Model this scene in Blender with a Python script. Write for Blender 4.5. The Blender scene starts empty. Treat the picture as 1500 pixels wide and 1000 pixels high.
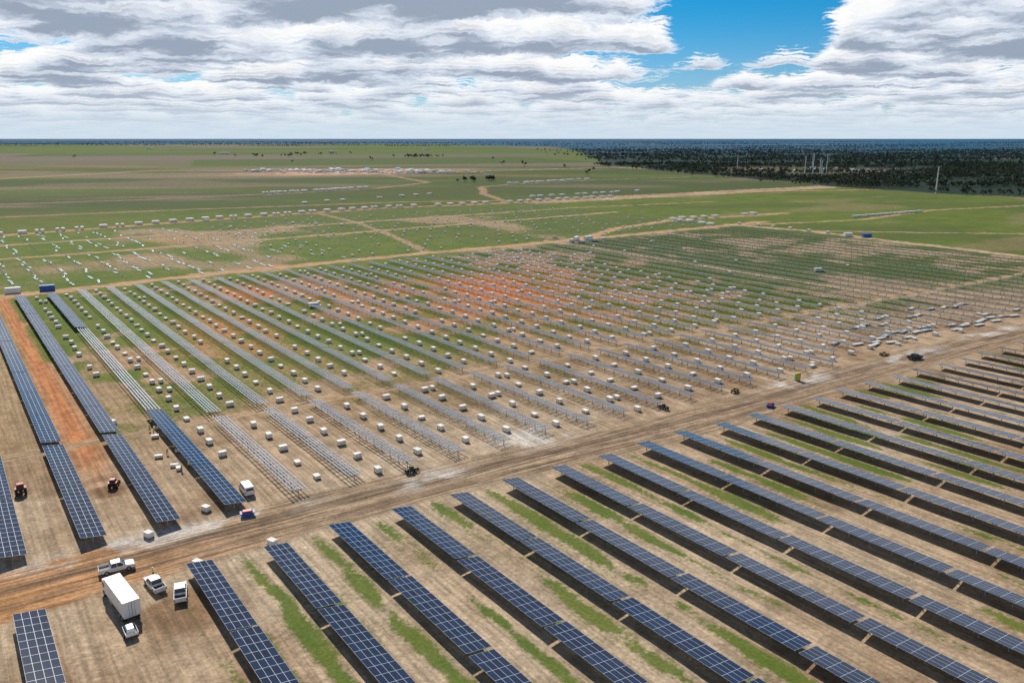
import bpy, math, random
import numpy as np
from mathutils import Vector, Matrix
random.seed(7); rng=np.random.default_rng(7)
C=bpy.context.scene
COL=C.collection
C.view_settings.view_transform='Standard'; C.view_settings.look='None'; C.view_settings.exposure=0

# ---------------------------------------------------------------- site frame
OX,OY=-80.2,115.5
WX,WY=.8377,.5461      # along the service road (s)
UX,UY=-.5878,.8090     # along the rows, away (r)
PX,PY=.8090,.5878      # perpendicular to the rows
def W(s,r): return (OX+WX*s+UX*r, OY+WY*s+UY*r)
def SR(X,Y):
    dx=X-OX; dy=Y-OY
    return (.8090*dx+.5878*dy)/.9987, (-.5461*dx+.8377*dy)/.9987

# ---------------------------------------------------------------- node helpers
def newmat(name):
    m=bpy.data.materials.new(name); m.use_nodes=True
    nt=m.node_tree; b=nt.nodes['Principled BSDF']
    return m,nt,b
def mth(nt,op,a,b=None,c=None,clamp=False):
    n=nt.nodes.new('ShaderNodeMath'); n.operation=op; n.use_clamp=clamp
    for i,v in enumerate((a,b,c)):
        if v is None: continue
        if isinstance(v,(int,float)): n.inputs[i].default_value=v
        else: nt.links.new(v,n.inputs[i])
    return n.outputs[0]
def mixc(nt,fac,a,b,bt='MIX'):
    n=nt.nodes.new('ShaderNodeMix'); n.data_type='RGBA'; n.blend_type=bt
    for s,v in ((n.inputs[0],fac),(n.inputs[6],a),(n.inputs[7],b)):
        if isinstance(v,(int,float)): s.default_value=v
        elif isinstance(v,tuple): s.default_value=(*v,1) if len(v)==3 else v
        else: nt.links.new(v,s)
    return n.outputs[2]
def noise(nt,vec,scale,detail=4,rough=.55):
    n=nt.nodes.new('ShaderNodeTexNoise'); n.inputs['Scale'].default_value=scale
    n.inputs['Detail'].default_value=detail; n.inputs['Roughness'].default_value=rough
    if vec is not None: nt.links.new(vec,n.inputs['Vector'])
    return n.outputs[0]
def smooth(nt,v,lo,hi,a=0.,b=1.):
    n=nt.nodes.new('ShaderNodeMapRange'); n.interpolation_type='SMOOTHSTEP'
    nt.links.new(v,n.inputs[0])
    for i,x in zip((1,2,3,4),(lo,hi,a,b)): n.inputs[i].default_value=x
    return n.outputs[0]
def comb(nt,x,y,z=0.):
    n=nt.nodes.new('ShaderNodeCombineXYZ')
    for i,v in enumerate((x,y,z)):
        if isinstance(v,(int,float)): n.inputs[i].default_value=v
        else: nt.links.new(v,n.inputs[i])
    return n.outputs[0]
def simple(name,col,rough=.6,metal=0.,var=.15,scale=3.):
    m,nt,b=newmat(name)
    tc=nt.nodes.new('ShaderNodeTexCoord')
    nz=noise(nt,tc.outputs['Object'],scale,5)
    f=smooth(nt,nz,.3,.7)
    dark=tuple(c*(1-var) for c in col); lite=tuple(min(1,c*(1+var*.6)) for c in col)
    c=mixc(nt,f,dark,lite)
    nt.links.new(c,b.inputs['Base Color']); b.inputs['Roughness'].default_value=rough
    b.inputs['Metallic'].default_value=metal
    return m
M={}
M['white']=simple('white_paint',(.80,.80,.78),.35,0,.06)
M['dirtywhite']=simple('weathered_white',(.70,.69,.65),.6,0,.15)
M['glass']=simple('tinted_glass',(.02,.025,.03),.08,0,.1)
M['rubber']=simple('tyre_rubber',(.025,.024,.022),.85)
M['dark']=simple('dark_steel',(.04,.04,.042),.6)
M['red']=simple('red_paint',(.45,.03,.02),.4)
M['blue']=simple('blue_paint',(.02,.12,.45),.45)
M['green']=simple('green_plastic',(.04,.28,.1),.5)
M['yellow']=simple('yellow_paint',(.7,.45,.03),.45)
M['steel']=simple('galvanised_steel',(.34,.38,.42),.5,.2,.15)
M['rack']=simple('racking_steel',(.32,.38,.46),.45,.1,.2,.3)
M['carton']=simple('carton_white',(.82,.79,.72),.8,0,.12,.5)
M['carton2']=simple('carton_side',(.58,.50,.40),.8,0,.15,.5)
M['wood']=simple('pallet_wood',(.30,.20,.11),.85)
M['bark']=simple('bark',(.16,.13,.10),.9)
M['lamp']=simple('lamp_lens',(.6,.5,.4),.2)
M['skin']=simple('skin',(.45,.27,.19),.6)

# ---------------------------------------------------------------- mesh builder
class B:
    def __init__(s): s.v=[];s.f=[];s.m=[];s.mats=[]
    def mi(s,k):
        if k not in s.mats: s.mats.append(k)
        return s.mats.index(k)
    def add(s,vs,fs,k):
        o=len(s.v); s.v+= [tuple(v) for v in vs]; i=s.mi(k)
        for f in fs: s.f.append(tuple(o+a for a in f)); s.m.append(i)
    def box(s,c,d,k,rz=0,ry=0,tx=1,ty=1):
        hx,hy,hz=d[0]/2,d[1]/2,d[2]/2
        vs=[]
        for z in (-1,1):
            fx=tx if z>0 else 1; fy=ty if z>0 else 1
            for x,y in ((-1,-1),(1,-1),(1,1),(-1,1)): vs.append(Vector((x*hx*fx,y*hy*fy,z*hz)))
        R=Matrix.Rotation(rz,3,'Z')@Matrix.Rotation(ry,3,'Y')
        vs=[R@v+Vector(c) for v in vs]
        s.add(vs,[(3,2,1,0),(4,5,6,7),(0,1,5,4),(1,2,6,5),(2,3,7,6),(3,0,4,7)],k)
    def cyl(s,a,b,r1,r2,k,n=10):
        a=Vector(a);b=Vector(b);d=(b-a).normalized()
        q=d.to_track_quat('Z','Y'); vs=[]
        for p,r in((a,r1),(b,r2)):
            for i in range(n):
                t=2*math.pi*i/n; vs.append(p+q@Vector((r*math.cos(t),r*math.sin(t),0)))
        fs=[(i,(i+1)%n,n+(i+1)%n,n+i) for i in range(n)]+[tuple(range(n-1,-1,-1)),tuple(range(n,2*n))]
        s.add(vs,fs,k)
    def prism(s,prof,w,k,wt=None):
        zs=[p[1] for p in prof]; z0,z1=min(zs),max(zs); wt=w if wt is None else wt
        n=len(prof); vs=[]
        for sg in(-1,1):
            for x,z in prof:
                h=w+(wt-w)*((z-z0)/(z1-z0)); vs.append((x,sg*h,z))
        fs=[tuple(range(n)),tuple(range(2*n-1,n-1,-1))]+[((i+1)%n,i,n+i,n+(i+1)%n) for i in range(n)]
        s.add(vs,fs,k)
    def obj(s,name,loc=(0,0,0),rz=0,bevel=0,scale=1):
        me=bpy.data.meshes.new(name); me.from_pydata(s.v,[],s.f)
        for k in s.mats: me.materials.append(M[k])
        me.polygons.foreach_set('material_index',s.m); me.update()
        o=bpy.data.objects.new(name,me); COL.objects.link(o)
        o.location=loc; o.rotation_euler[2]=rz; o.scale=(scale,)*3
        if bevel:
            md=o.modifiers.new('bevel','BEVEL'); md.width=bevel; md.segments=2; md.limit_method='ANGLE'
        return o

def npmesh(name,verts,quads,mats,midx=None,uv=None,smooth=False):
    me=bpy.data.meshes.new(name)
    k=quads.shape[1]
    me.vertices.add(len(verts)); me.vertices.foreach_set('co',verts.astype(np.float32).ravel())
    me.loops.add(quads.size); me.loops.foreach_set('vertex_index',quads.astype(np.int32).ravel())
    me.polygons.add(len(quads)); me.polygons.foreach_set('loop_start',(np.arange(len(quads))*k).astype(np.int32))
    for m in mats: me.materials.append(m)
    if midx is not None: me.polygons.foreach_set('material_index',midx.astype(np.int32))
    if uv is not None:
        l=me.uv_layers.new(name='UVMap'); l.data.foreach_set('uv',uv.astype(np.float32).ravel())
    me.polygons.foreach_set('use_smooth',np.full(len(quads),smooth))
    me.update(calc_edges=True); me.validate()
    o=bpy.data.objects.new(name,me); COL.objects.link(o)
    return o
CUBE=np.array([(-1,-1,-1),(1,-1,-1),(1,1,-1),(-1,1,-1),(-1,-1,1),(1,-1,1),(1,1,1),(-1,1,1)],float)
CF=np.array([(3,2,1,0),(4,5,6,7),(0,1,5,4),(1,2,6,5),(2,3,7,6),(3,0,4,7)])
class NB:
    def __init__(s): s.v=[];s.f=[];s.m=[];s.uv=[];s.n=0
    def boxes(s,c,ax,ay,az,mi=0,mtop=None,uv=None):
        c=np.atleast_2d(c).astype(float);n=len(c)
        ax=np.broadcast_to(ax,(n,3));ay=np.broadcast_to(ay,(n,3));az=np.broadcast_to(az,(n,3))
        v=c[:,None,:]+CUBE[None,:,0:1]*ax[:,None,:]+CUBE[None,:,1:2]*ay[:,None,:]+CUBE[None,:,2:3]*az[:,None,:]
        f=CF[None]+ (np.arange(n)*8)[:,None,None]+s.n
        s.v.append(v.reshape(-1,3)); s.f.append(f.reshape(-1,4)); s.n+=8*n
        m=np.full((n,6),mi); 
        if mtop is not None: m[:,1]=mtop
        s.m.append(m.ravel())
        u=np.zeros((n,6,4,2))
        if uv is not None:
            L,Wd=uv
            L=np.broadcast_to(L,(n,)); Wd=np.broadcast_to(Wd,(n,))
            u[:,1,:,0]=np.stack([0*L,L,L,0*L],1); u[:,1,:,1]=np.stack([0*L,0*L,Wd,Wd],1)
        s.uv.append(u.reshape(-1,2))
    def obj(s,name,mats,uv=False):
        return npmesh(name,np.concatenate(s.v),np.concatenate(s.f),mats,np.concatenate(s.m),np.concatenate(s.uv) if uv else None)

# ---------------------------------------------------------------- numpy noise
def vnoise(x,y,seed=0):
    xi=np.floor(x).astype(np.int64);yi=np.floor(y).astype(np.int64)
    xf=x-xi;yf=y-yi
    xf=xf*xf*(3-2*xf);yf=yf*yf*(3-2*yf)
    def h(a,b):
        n=(a*374761393+b*668265263+seed*974634777)&0x7fffffff
        n=((n^(n>>13))*1274126177)&0x7fffffff
        return ((n^(n>>16))&0xffff)/65535.
    a=h(xi,yi);b=h(xi+1,yi);c=h(xi,yi+1);d=h(xi+1,yi+1)
    return (a*(1-xf)+b*xf)*(1-yf)+(c*(1-xf)+d*xf)*yf
def fbm(x,y,sc,oct=4,seed=0):
    t=0;amp=1;tot=0;f=1./sc
    for i in range(oct):
        t=t+amp*vnoise(x*f+17.3*i,y*f-9.1*i,seed+i*7);tot+=amp;amp*=.5;f*=2.03
    return t/tot
def sst(x,a,b):
    t=np.clip((x-a)/(b-a),0,1);return t*t*(3-2*t)
def pdist(X,Y,pts):
    d=np.full(X.shape,1e9)
    for (x0,y0),(x1,y1) in zip(pts[:-1],pts[1:]):
        dx=x1-x0;dy=y1-y0;t=np.clip(((X-x0)*dx+(Y-y0)*dy)/(dx*dx+dy*dy),0,1)
        d=np.minimum(d,np.hypot(X-x0-t*dx,Y-y0-t*dy))
    return d

# ---------------------------------------------------------------- ground
def axis_x():
    a=list(np.arange(0,130,.85)); 
    while a[-1]<60000: a.append(a[-1]+max(.85,a[-1]*.0085))
    a=np.array(a); return np.concatenate([-a[:0:-1],a])
def axis_y():
    lo=[-20000,-8000,-3000,-1200,-600,-300,-150,-80,-40,-20,0,15,30,45,55]
    a=[60.]
    while a[-1]<60000:
        y=a[-1]; g=.006 if y<400 else(.008 if y<1500 else .012)
        a.append(y+max(.65,y*g))
    return np.array(lo+a)
ax,ay=axis_x(),axis_y()
nx,ny=len(ax),len(ay)
X,Y=np.meshgrid(ax,ay)
X=X.ravel();Y=Y.ravel()
S,R=SR(X,Y)
def forest_edge(Y):
    return np.interp(Y,[0,600,936,1087,1217,1566,2191,3000,4500,6500,9000,12000],
                       [2200,1050,610,495,450,335,205,300,360,330,-900,-9000])
n1=fbm(X,Y,60,5,1); n2=fbm(X,Y,14,4,2); n3=fbm(X,Y,260,4,3); n4=fbm(X,Y,5,3,4); n5=fbm(X*.5,Y,420,4,5)
def mixa(c,col,m):
    return c*(1-m[:,None])+np.array(col)[None]*m[:,None]
tan=np.array((.41,.295,.19)); 
soil=np.tile(tan,(len(X),1))
soil=mixa(soil,(.30,.20,.12),sst(n2,.4,.65))
soil=mixa(soil,(.48,.375,.26),sst(n1,.52,.72)*.7)
grass=np.zeros(len(X)); dark=np.zeros(len(X))
inblk=(R>-2)&(R<270+.06*S)&(S<520)
near=(R<-15)
ph=np.mod(S/11.87+.5,1)-.5
# --- near block
phw=ph+(n1-.5)*.16+(n4-.5)*.08
strip=np.exp(-((phw+.32)/.095)**2)+.6*np.exp(-((phw-.23)/.06)**2)
g=strip*sst(fbm(S*1.8,R,20,5,11),.28,.54)*(.35+.75*sst(n2,.28,.55))+.36*sst(n2,.42,.66)*sst(n1,.38,.6)
grass=np.where(near,g*1.05*sst(S,5,30),grass)
soil=np.where((near)[:,None],mixa(soil,(.33,.23,.14),sst(n3,.4,.6)*.3),soil)
wt=np.exp(-((np.abs(ph-.42)-.065)/.018)**2)+np.exp(-((np.abs(ph+.12-.56)-.06)/.02)**2)*.4
soil=mixa(soil,(.52,.40,.28),np.clip(wt*near*sst(n1,.3,.5)*.6,0,1))
# --- far block
gl=sst(n1*.55+n2*.45,.34,.55)*(.34+.66*sst(R+(n3-.5)*90,0,120))
gl=gl*(1-.6*sst(20-S,0,12))
redm=np.exp(-(((S-205)/75)**2+((R-165)/62)**2))*sst(n1,.26,.50)
redm=np.maximum(redm,.85*np.exp(-(((S-120)/50)**2+((R-215)/40)**2))*sst(n2,.38,.58))
redm=np.maximum(redm,.85*np.exp(-((S-17.5)/3.2)**2)*sst(R,15,60))
redm=np.maximum(redm,.7*np.exp(-((S-80)/26)**2-((R-150)/60)**2)*sst(n2,.3,.5))
b=inblk.astype(float)
soil=mixa(soil,(.34,.23,.125),b*.7*sst(R,20,90))
soil=mixa(soil,(.55,.19,.065),redm*b*.92)
soil=mixa(soil,(.31,.24,.15),b*sst(S,300,420)*.8)
grass=np.where(inblk,np.clip(gl*1.05-redm*.75,0,1)*(.78+.28*np.exp(-((ph+.0)/.35)**2)),grass)
grass=np.where(inblk&(S>280),grass*.75+.26*sst(R,10,60),grass)
dark=np.where(inblk,sst(S,200,380)*.55,dark)
# --- second block (piles) 
f2=(R>=270+.06*S)&(R<545+.1*S)&(S<520)
g2=sst(fbm(S,R*.6,70,5,21),.30,.50)
grass=np.where(f2,.32+.66*g2,grass)
soil=mixa(soil,(.30,.22,.13),f2*.7)
soil=mixa(soil,(.46,.26,.13),f2*sst(fbm(S,R*3,120,3,23),.57,.72)*.55)
dark=np.where(f2,.35*sst(n5,.4,.6),dark)
# --- right green field
f3=(S>=520)&(R>-200)&(X<forest_edge(Y)+60)&(R<560)
g3=sst(fbm(S*.4,R,60,4,31),.3,.5)
grass=np.where(f3,.58+.42*g3,grass)
soil=mixa(soil,(.25,.18,.10),f3*.8)
dark=np.where(f3,.45*sst(fbm(X,Y*2,150,4,33),.42,.62),dark)
# --- far country
f4=(R>=545+.1*np.minimum(S,600))&~f3
g4=sst(fbm(X*.3,Y,150,5,41),.36,.56)
grass=np.where(f4,.22+.58*g4+.3*sst(n5,.48,.63),grass)
soil=mixa(soil,(.18,.14,.09),f4*.9)
soil=mixa(soil,(.34,.17,.09),f4*sst(fbm(X*.4,Y,220,4,43),.56,.68)*.6)
dark=np.where(f4,.05+.8*sst(fbm(X*.3,Y,300,3,45),.40,.60),dark)
dark=np.where(f4,np.maximum(dark,np.exp(-((R-860)/170)**2)*sst(430-S,0,150)),dark)  # cloud shadow on the left plain, painted as a darker green band
a=.35; XR=X*math.cos(a)+Y*math.sin(a); YR=-X*math.sin(a)+Y*math.cos(a)
cx=np.floor(XR/1100+ .35*np.sin(np.floor(YR/700)));cy=np.floor(YR/700)
hh=np.mod(np.abs(np.sin(cx*12.9898+cy*78.233)*43758.5453),1)
far=sst(Y+(n1-.5)*60,1750,2250)
grass=grass*(1-far)+far*np.where(hh<.62,.98,np.where(hh<.85,.5,.15))
dark=dark*(1-far)+far*np.mod(hh*7.3,1)*.55
soil=mixa(soil,(.16,.13,.10),far*.9)
cm=np.exp(-(((S-740)/190)**2+((R-1440)/110)**2))
soil=mixa(soil,(.52,.25,.13),np.clip(cm*1.6,0,1)*sst(n1,.3,.5)); grass*=1-np.clip(cm*1.8,0,1)
soil=mixa(soil,(.66,.54,.45),cm*sst(n2,.5,.6))
zroad=np.zeros(len(X))
def track(pts,w,col,st=.9,gr=1.,soft=.5):
    global soil,grass,zroad
    d=pdist(S,R,pts)+(n4-.5)*w*.7+(n2-.5)*w*.5
    m=1-sst(d,w*.5*(1-soft),w*.5*(1+soft))
    soil=mixa(soil,col,m*st); grass=grass*(1-m*gr); zroad=np.maximum(zroad,m)
OR=(.53,.32,.175)
track([(-140,260),(0,267),(107,282),(237,291),(354,292),(500,300),(560,305)],10,OR)
track([(-60,55),(340,56),(450,56),(520,60)],4.5,(.44,.31,.19),.7,.8)
track([(334,56),(334,300)],5,(.48,.35,.21),.8)
track([(518,305),(530,240),(514,80),(512,-10)],8,(.50,.37,.22))
track([(-120,530),(36,537),(187,572),(357,600),(507,588),(666,592),(900,560),(1040,505)],12,(.48,.27,.15),.9)
track([(-120,395),(100,405),(300,420),(520,440)],7,(.48,.30,.17),.8)
track([(-120,465),(200,480),(520,500),(700,480)],6,(.48,.30,.17),.7)
track([(354,292),(420,330),(509,357),(640,345)],9,OR,.8)
track([(240,291),(262,380),(282,480),(290,590)],5,(.44,.27,.15),.4)
track([(500,300),(640,270),(780,290),(1000,250)],7,(.46,.30,.17),.7)
track([(530,240),(700,90),(900,-60)],6,(.44,.29,.17),.6)
track([(341,860),(509,905),(640,1000),(740,1400)],10,(.44,.26,.15),.65)
track([(507,590),(560,720),(640,850),(705,880),(907,920),(1100,900)],10,(.42,.28,.17),.55)
track([(100,1500),(393,1732),(616,1581),(862,1329),(1332,1349),(1500,1000)],18,(.52,.35,.24),.7)
track([(0,700),(200,690),(420,660),(509,620)],11,(.44,.24,.13),.6)
track([(-100,880),(200,850),(341,870)],9,(.40,.22,.13),.5)
track([(1332,1349),(1260,1000),(1212,746),(1029,422)],12,(.48,.33,.2),.6)
# main service road
rc=-8+1.6*np.sin(S/31)
d=np.abs(R-rc)+(n2-.5)*3+(n4-.5)*2
m=(1-sst(d,6.2,8.6))*(S<900)
soil=mixa(soil,(.34,.24,.155),m*.9); grass*=1-m; zroad=np.maximum(zroad,m)
m2=m*np.exp(-((S+2)/28)**2)
soil=mixa(soil,(.47,.235,.10),m2*.9)
m3=(1-sst(np.abs(R-rc-1.5)+(n4-.5)*2,.6,2.2))*(S<700)
soil=mixa(soil,(.15,.10,.065),m3*.7)
m3=(1-sst(np.abs(R-rc+3.6)+(n4-.5)*1.5,.3,1.2))*(S<700)
soil=mixa(soil,(.18,.12,.075),m3*.6)
m=np.exp(-((R+3)/14)**2)*(S<700); grass*=1-.9*m
for (s0,r0,a_,b_) in [(17,-1,13,2.6),(103,3,9,4.5),(72,-5,6,3),(192,-3,12,3),(39,-2,8,1.8),(245,-4,14,3),(300,-2,16,2.5)]:
    q=np.exp(-(((S-s0)/a_)**2+((R-r0)/b_)**2)); soil=mixa(soil,(.58,.53,.47),np.clip(q*1.5*sst(n4,.35,.6),0,.75))
q=np.exp(-(((S-19)/8)**2+((R-26)/8)**2))+np.exp(-(((S-19)/7)**2+((R+27)/7)**2)); soil=mixa(soil,(.20,.11,.055),np.clip(q*1.5,0,1)*sst(n4,.3,.6)*.8)
# forest floor
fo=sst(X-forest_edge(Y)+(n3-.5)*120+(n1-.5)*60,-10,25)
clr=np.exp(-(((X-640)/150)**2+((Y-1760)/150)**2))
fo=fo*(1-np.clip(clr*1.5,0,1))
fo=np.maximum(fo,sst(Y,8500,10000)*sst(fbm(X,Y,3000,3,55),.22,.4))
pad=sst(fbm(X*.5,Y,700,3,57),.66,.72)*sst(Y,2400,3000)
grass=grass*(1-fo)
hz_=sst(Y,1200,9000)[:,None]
fcol=np.array((.018,.036,.026))[None]*(1-hz_)+np.array((.014,.10,.19))[None]*hz_  # floor colour turns blue with distance: aerial haze painted in
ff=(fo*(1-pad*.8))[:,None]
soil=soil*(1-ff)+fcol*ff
Z=(fbm(X,Y,9,3,61)-.5)*.22+(n4-.5)*.08
Z=np.where((Y<1200)&(Y>50),Z,0)-.03
verts=np.stack([X,Y,Z],1)
idx=np.arange(nx*ny).reshape(ny,nx)
q=np.stack([idx[:-1,:-1],idx[:-1,1:],idx[1:,1:],idx[1:,:-1]],-1).reshape(-1,4)

m,nt,bs=newmat('ground_soil_and_grass')
at=nt.nodes.new('ShaderNodeAttribute');at.attribute_name='soil_colour'
az=nt.nodes.new('ShaderNodeAttribute');az.attribute_name='cover'
tc=nt.nodes.new('ShaderNodeTexCoord');P=tc.outputs['Object']
sp=nt.nodes.new('ShaderNodeSeparateXYZ');nt.links.new(P,sp.inputs[0])
sc_=nt.nodes.new('ShaderNodeSeparateColor');nt.links.new(az.outputs['Color'],sc_.inputs[0])
gd,rd,dk=sc_.outputs[0],sc_.outputs[1],sc_.outputs[2]
x_,y_=sp.outputs[0],sp.outputs[1]
s_=mth(nt,'ADD',mth(nt,'MULTIPLY',x_,.8101),mth(nt,'MULTIPLY',y_,.5886))
r_=mth(nt,'ADD',mth(nt,'MULTIPLY',x_,-.5468),mth(nt,'MULTIPLY',y_,.8388))
fine=noise(nt,P,1.6,6,.7); med=noise(nt,P,.28,5,.6)
alongr=noise(nt,comb(nt,mth(nt,'MULTIPLY',s_,1.),mth(nt,'MULTIPLY',r_,.03)),1.3,4,.6)
alongs=noise(nt,comb(nt,mth(nt,'MULTIPLY',s_,.03),mth(nt,'MULTIPLY',r_,1.)),1.5,4,.65)
k1=smooth(nt,fine,.25,.75,.68,1.28)
k2=smooth(nt,med,.3,.7,.78,1.16)
k3=smooth(nt,alongr,.35,.65,.78,1.18)
k4=smooth(nt,alongs,.35,.65,.52,1.32)
kk=mth(nt,'ADD',mth(nt,'MULTIPLY',k3,mth(nt,'SUBTRACT',1.,rd)),mth(nt,'MULTIPLY',k4,rd))
k=mth(nt,'MULTIPLY',mth(nt,'MULTIPLY',k1,k2),kk)
kc=comb(nt,k,k,k)
so=mixc(nt,1.,at.outputs['Color'],kc,'MULTIPLY')
gn=noise(nt,P,.9,6,.75); gn2=noise(nt,P,.055,4,.6)
gsum=mth(nt,'ADD',gd,mth(nt,'MULTIPLY',mth(nt,'SUBTRACT',gn,.5),1.9))
gm=smooth(nt,gsum,.34,.78)
gcol=mixc(nt,smooth(nt,gn2,.35,.65),(.070,.150,.008),(.135,.180,.022))
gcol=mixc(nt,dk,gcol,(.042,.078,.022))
gcol=mixc(nt,smooth(nt,fine,.3,.7),mixc(nt,.5,gcol,(.035,.055,.012)),gcol)
gm=mth(nt,'MULTIPLY',gm,.87)
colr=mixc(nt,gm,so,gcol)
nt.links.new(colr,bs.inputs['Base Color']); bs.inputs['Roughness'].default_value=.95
bs.inputs['Specular IOR Level'].default_value=.08
bp=nt.nodes.new('ShaderNodeBump');bp.inputs['Strength'].default_value=.8;bp.inputs['Distance'].default_value=.2
hh_=mth(nt,'ADD',mth(nt,'MULTIPLY',fine,.6),mth(nt,'MULTIPLY',alongs,rd))
nt.links.new(hh_,bp.inputs['Height']);nt.links.new(bp.outputs[0],bs.inputs['Normal'])
ground=npmesh('ground',verts,q,[m],smooth=True)
me=ground.data
ca=me.color_attributes.new('soil_colour','FLOAT_COLOR','POINT')
ca.data.foreach_set('color',np.concatenate([soil,np.ones((len(X),1))],1).astype(np.float32).ravel())
cb=me.color_attributes.new('cover','FLOAT_COLOR','POINT')
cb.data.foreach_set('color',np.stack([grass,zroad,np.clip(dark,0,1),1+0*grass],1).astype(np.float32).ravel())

# ---------------------------------------------------------------- panel material
mp,nt,bs=newmat('solar_panel_glass')
uvn=nt.nodes.new('ShaderNodeUVMap');sp=nt.nodes.new('ShaderNodeSeparateXYZ');nt.links.new(uvn.outputs[0],sp.inputs[0])
u,v=sp.outputs[0],sp.outputs[1]
def line(val,period,hw):
    fr=mth(nt,'FRACT',mth(nt,'DIVIDE',val,period))
    d=mth(nt,'MINIMUM',fr,mth(nt,'SUBTRACT',1.,fr))
    return mth(nt,'LESS_THAN',mth(nt,'MULTIPLY',d,period),hw)
fr=mth(nt,'MAXIMUM',line(u,2.,.030),line(v,1.,.026))
busb=mth(nt,'MAXIMUM',line(u,.1667,.005),line(v,.1667,.005))
wn=nt.nodes.new('ShaderNodeTexWhiteNoise');wn.noise_dimensions='3D'
oi=nt.nodes.new('ShaderNodeObjectInfo')
nt.links.new(comb(nt,mth(nt,'FLOOR',mth(nt,'DIVIDE',u,2.)),mth(nt,'FLOOR',v),oi.outputs['Random']),wn.inputs['Vector'])
cell=mixc(nt,wn.outputs[0],(.005,.013,.040),(.010,.025,.070))
cell=mixc(nt,busb,cell,(.035,.06,.11))
c=mixc(nt,fr,cell,(.42,.47,.53))
nt.links.new(c,bs.inputs['Base Color'])
nt.links.new(mth(nt,'ADD',mth(nt,'MULTIPLY',fr,.3),.14),bs.inputs['Roughness'])
bs.inputs['IOR'].default_value=1.40
M['panel']=mp

# ---------------------------------------------------------------- rows
Uv=np.array((UX,UY,0.)); Pv=np.array((PX,PY,0.)); Zv=np.array((0,0,1.))
ROWP=11.87
def tilt_axes(t):
    return np.array((PX*math.cos(t),PY*math.cos(t),-math.sin(t))), np.array((PX*math.sin(t),PY*math.sin(t),math.cos(t)))
TILT=8
def panel_tables(nb,s,r0,r1,rs,gap=.55,hz=1.55):
    n=max(1,int(round((r1-r0)/22.6)));
    for i in range(n):
        rc=r0+(i+.5)*(r1-r0)/n
        t=math.radians(TILT+rs.uniform(-1.1,1.1)); A,N=tilt_axes(t)
        Ln=(r1-r0)/n-gap
        x,y=W(s,rc); z=hz+rs.uniform(-.06,.06)
        c=np.array((x,y,z))
        nb.boxes(c,Uv*Ln/2,-A*2.03,N*.03,1,0,uv=(round(Ln/2)*2.,4.))
        nb.boxes([c-N*.12+A*1.1,c-N*.12-A*1.1],Uv*Ln/2,A*.04,N*.05,1)
        k=np.arange(-Ln/2+1.2,Ln/2,3.9)
        pc=c[None]+k[:,None]*Uv[None]; pc=pc-N*.2
        nb.boxes(pc,Uv*.05,A*1.9,N*.05,1)
        pc2=pc.copy(); pc2[:,2]=.65
        nb.boxes(pc2,Uv*.07,Pv*.07,Zv*.72,1)
def racking(nb,s,r0,r1,rs,wd=.10):
    t=math.radians(TILT+rs.uniform(-.8,.8)); A,N=tilt_axes(t)
    n=max(1,int(round((r1-r0)/22.6)))
    for i in range(n):
        ra=r0+(r1-r0)*i/n+.15; rb=r0+(r1-r0)*(i+1)/n-.15
        x,y=W(s,(ra+rb)/2); c=np.array((x,y,1.45+rs.uniform(-.06,.06))); Ln=rb-ra
        for o in (-1.6,-.75,0.,.75,1.6):
            nb.boxes(c+A*o+N*.1,Uv*Ln/2,A*wd,N*.05,1)
        k=np.arange(-Ln/2+.6,Ln/2,1.95); pc=c[None]+k[:,None]*Uv[None]
        nb.boxes(pc,Uv*.07,A*1.85,N*.05,1)
        k=np.arange(-Ln/2+.6,Ln/2,3.9); pc=c[None]+k[:,None]*Uv[None]; pc[:,2]=.69
        nb.boxes(pc,Uv*.08,Pv*.07,Zv*.74,1)
rs=random.Random(3)
mats=[mp,M['steel']]; mats2=[mp,M['rack']]
for j in range(0,42):
    if j==1: continue
    nb=NB(); s=j*ROWP+.4
    end=-16.3+ (0 if j%3 else -.8) + rs.uniform(-.5,.5)
    panel_tables(nb,s,end-22.6*(9 if j<25 else 7),end,rs)
    nb.obj('solar_panel_row',mats,True)
for j in range(-3,43):
    nb=NB(); s=j*ROWP; e0=1.5+rs.uniform(-.5,.5); e1=258+.06*max(0,s)+rs.uniform(-1,1)
    near0=e0
    if j>18: near0=e0+rs.uniform(4,11)
    if j<=2:
        panel_tables(nb,s,e0,54.,rs,.3);panel_tables(nb,s,56,e1,rs,.3); nm='solar_panel_row'
    elif j==3:
        panel_tables(nb,s,e0,67,rs,.3);racking(nb,s,67.5,176,rs);panel_tables(nb,s,178,e1,rs,.3); nm='solar_panel_row'
    else:
        wd=.10 if j<12 else min(.18,.10+(j-12)*.005)
        racking(nb,s,near0,53.5,rs,wd);racking(nb,s,57,e1,rs,wd); nm='solar_racking_row'
    nb.obj(nm,mats if j<3 else mats2,True)

# ---------------------------------------------------------------- pallets of panels
cm_=[M['carton'],M['carton2'],M['wood']]
def pallet(nb,x,y,rz,w=1.6,d=1.1,h=.85,z0=0):
    a=np.array((math.cos(rz),math.sin(rz),0));b=np.array((-math.sin(rz),math.cos(rz),0))
    c=np.array((x,y,z0))
    for o in (-.85,0,.85): nb.boxes(c+b*o*d/2+Zv*.05,a*w/2,b*.05,Zv*.06,2)
    nb.boxes(c+Zv*.13,a*w/2,b*d/2,Zv*.02,2)
    nb.boxes(c+Zv*(.15+h/2),a*(w/2-.03),b*(d/2-.03),Zv*h/2,0)
    nb.boxes(c+Zv*(.15+h+.03),a*w/2,b*d/2,Zv*.03,0)
    nb.boxes([c+a*.45+Zv*(.15+h/2),c-a*.45+Zv*(.15+h/2)],a*.03,b*(d/2+.004),Zv*(h/2+.065),1)
ru=math.atan2(UY,UX)
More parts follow.
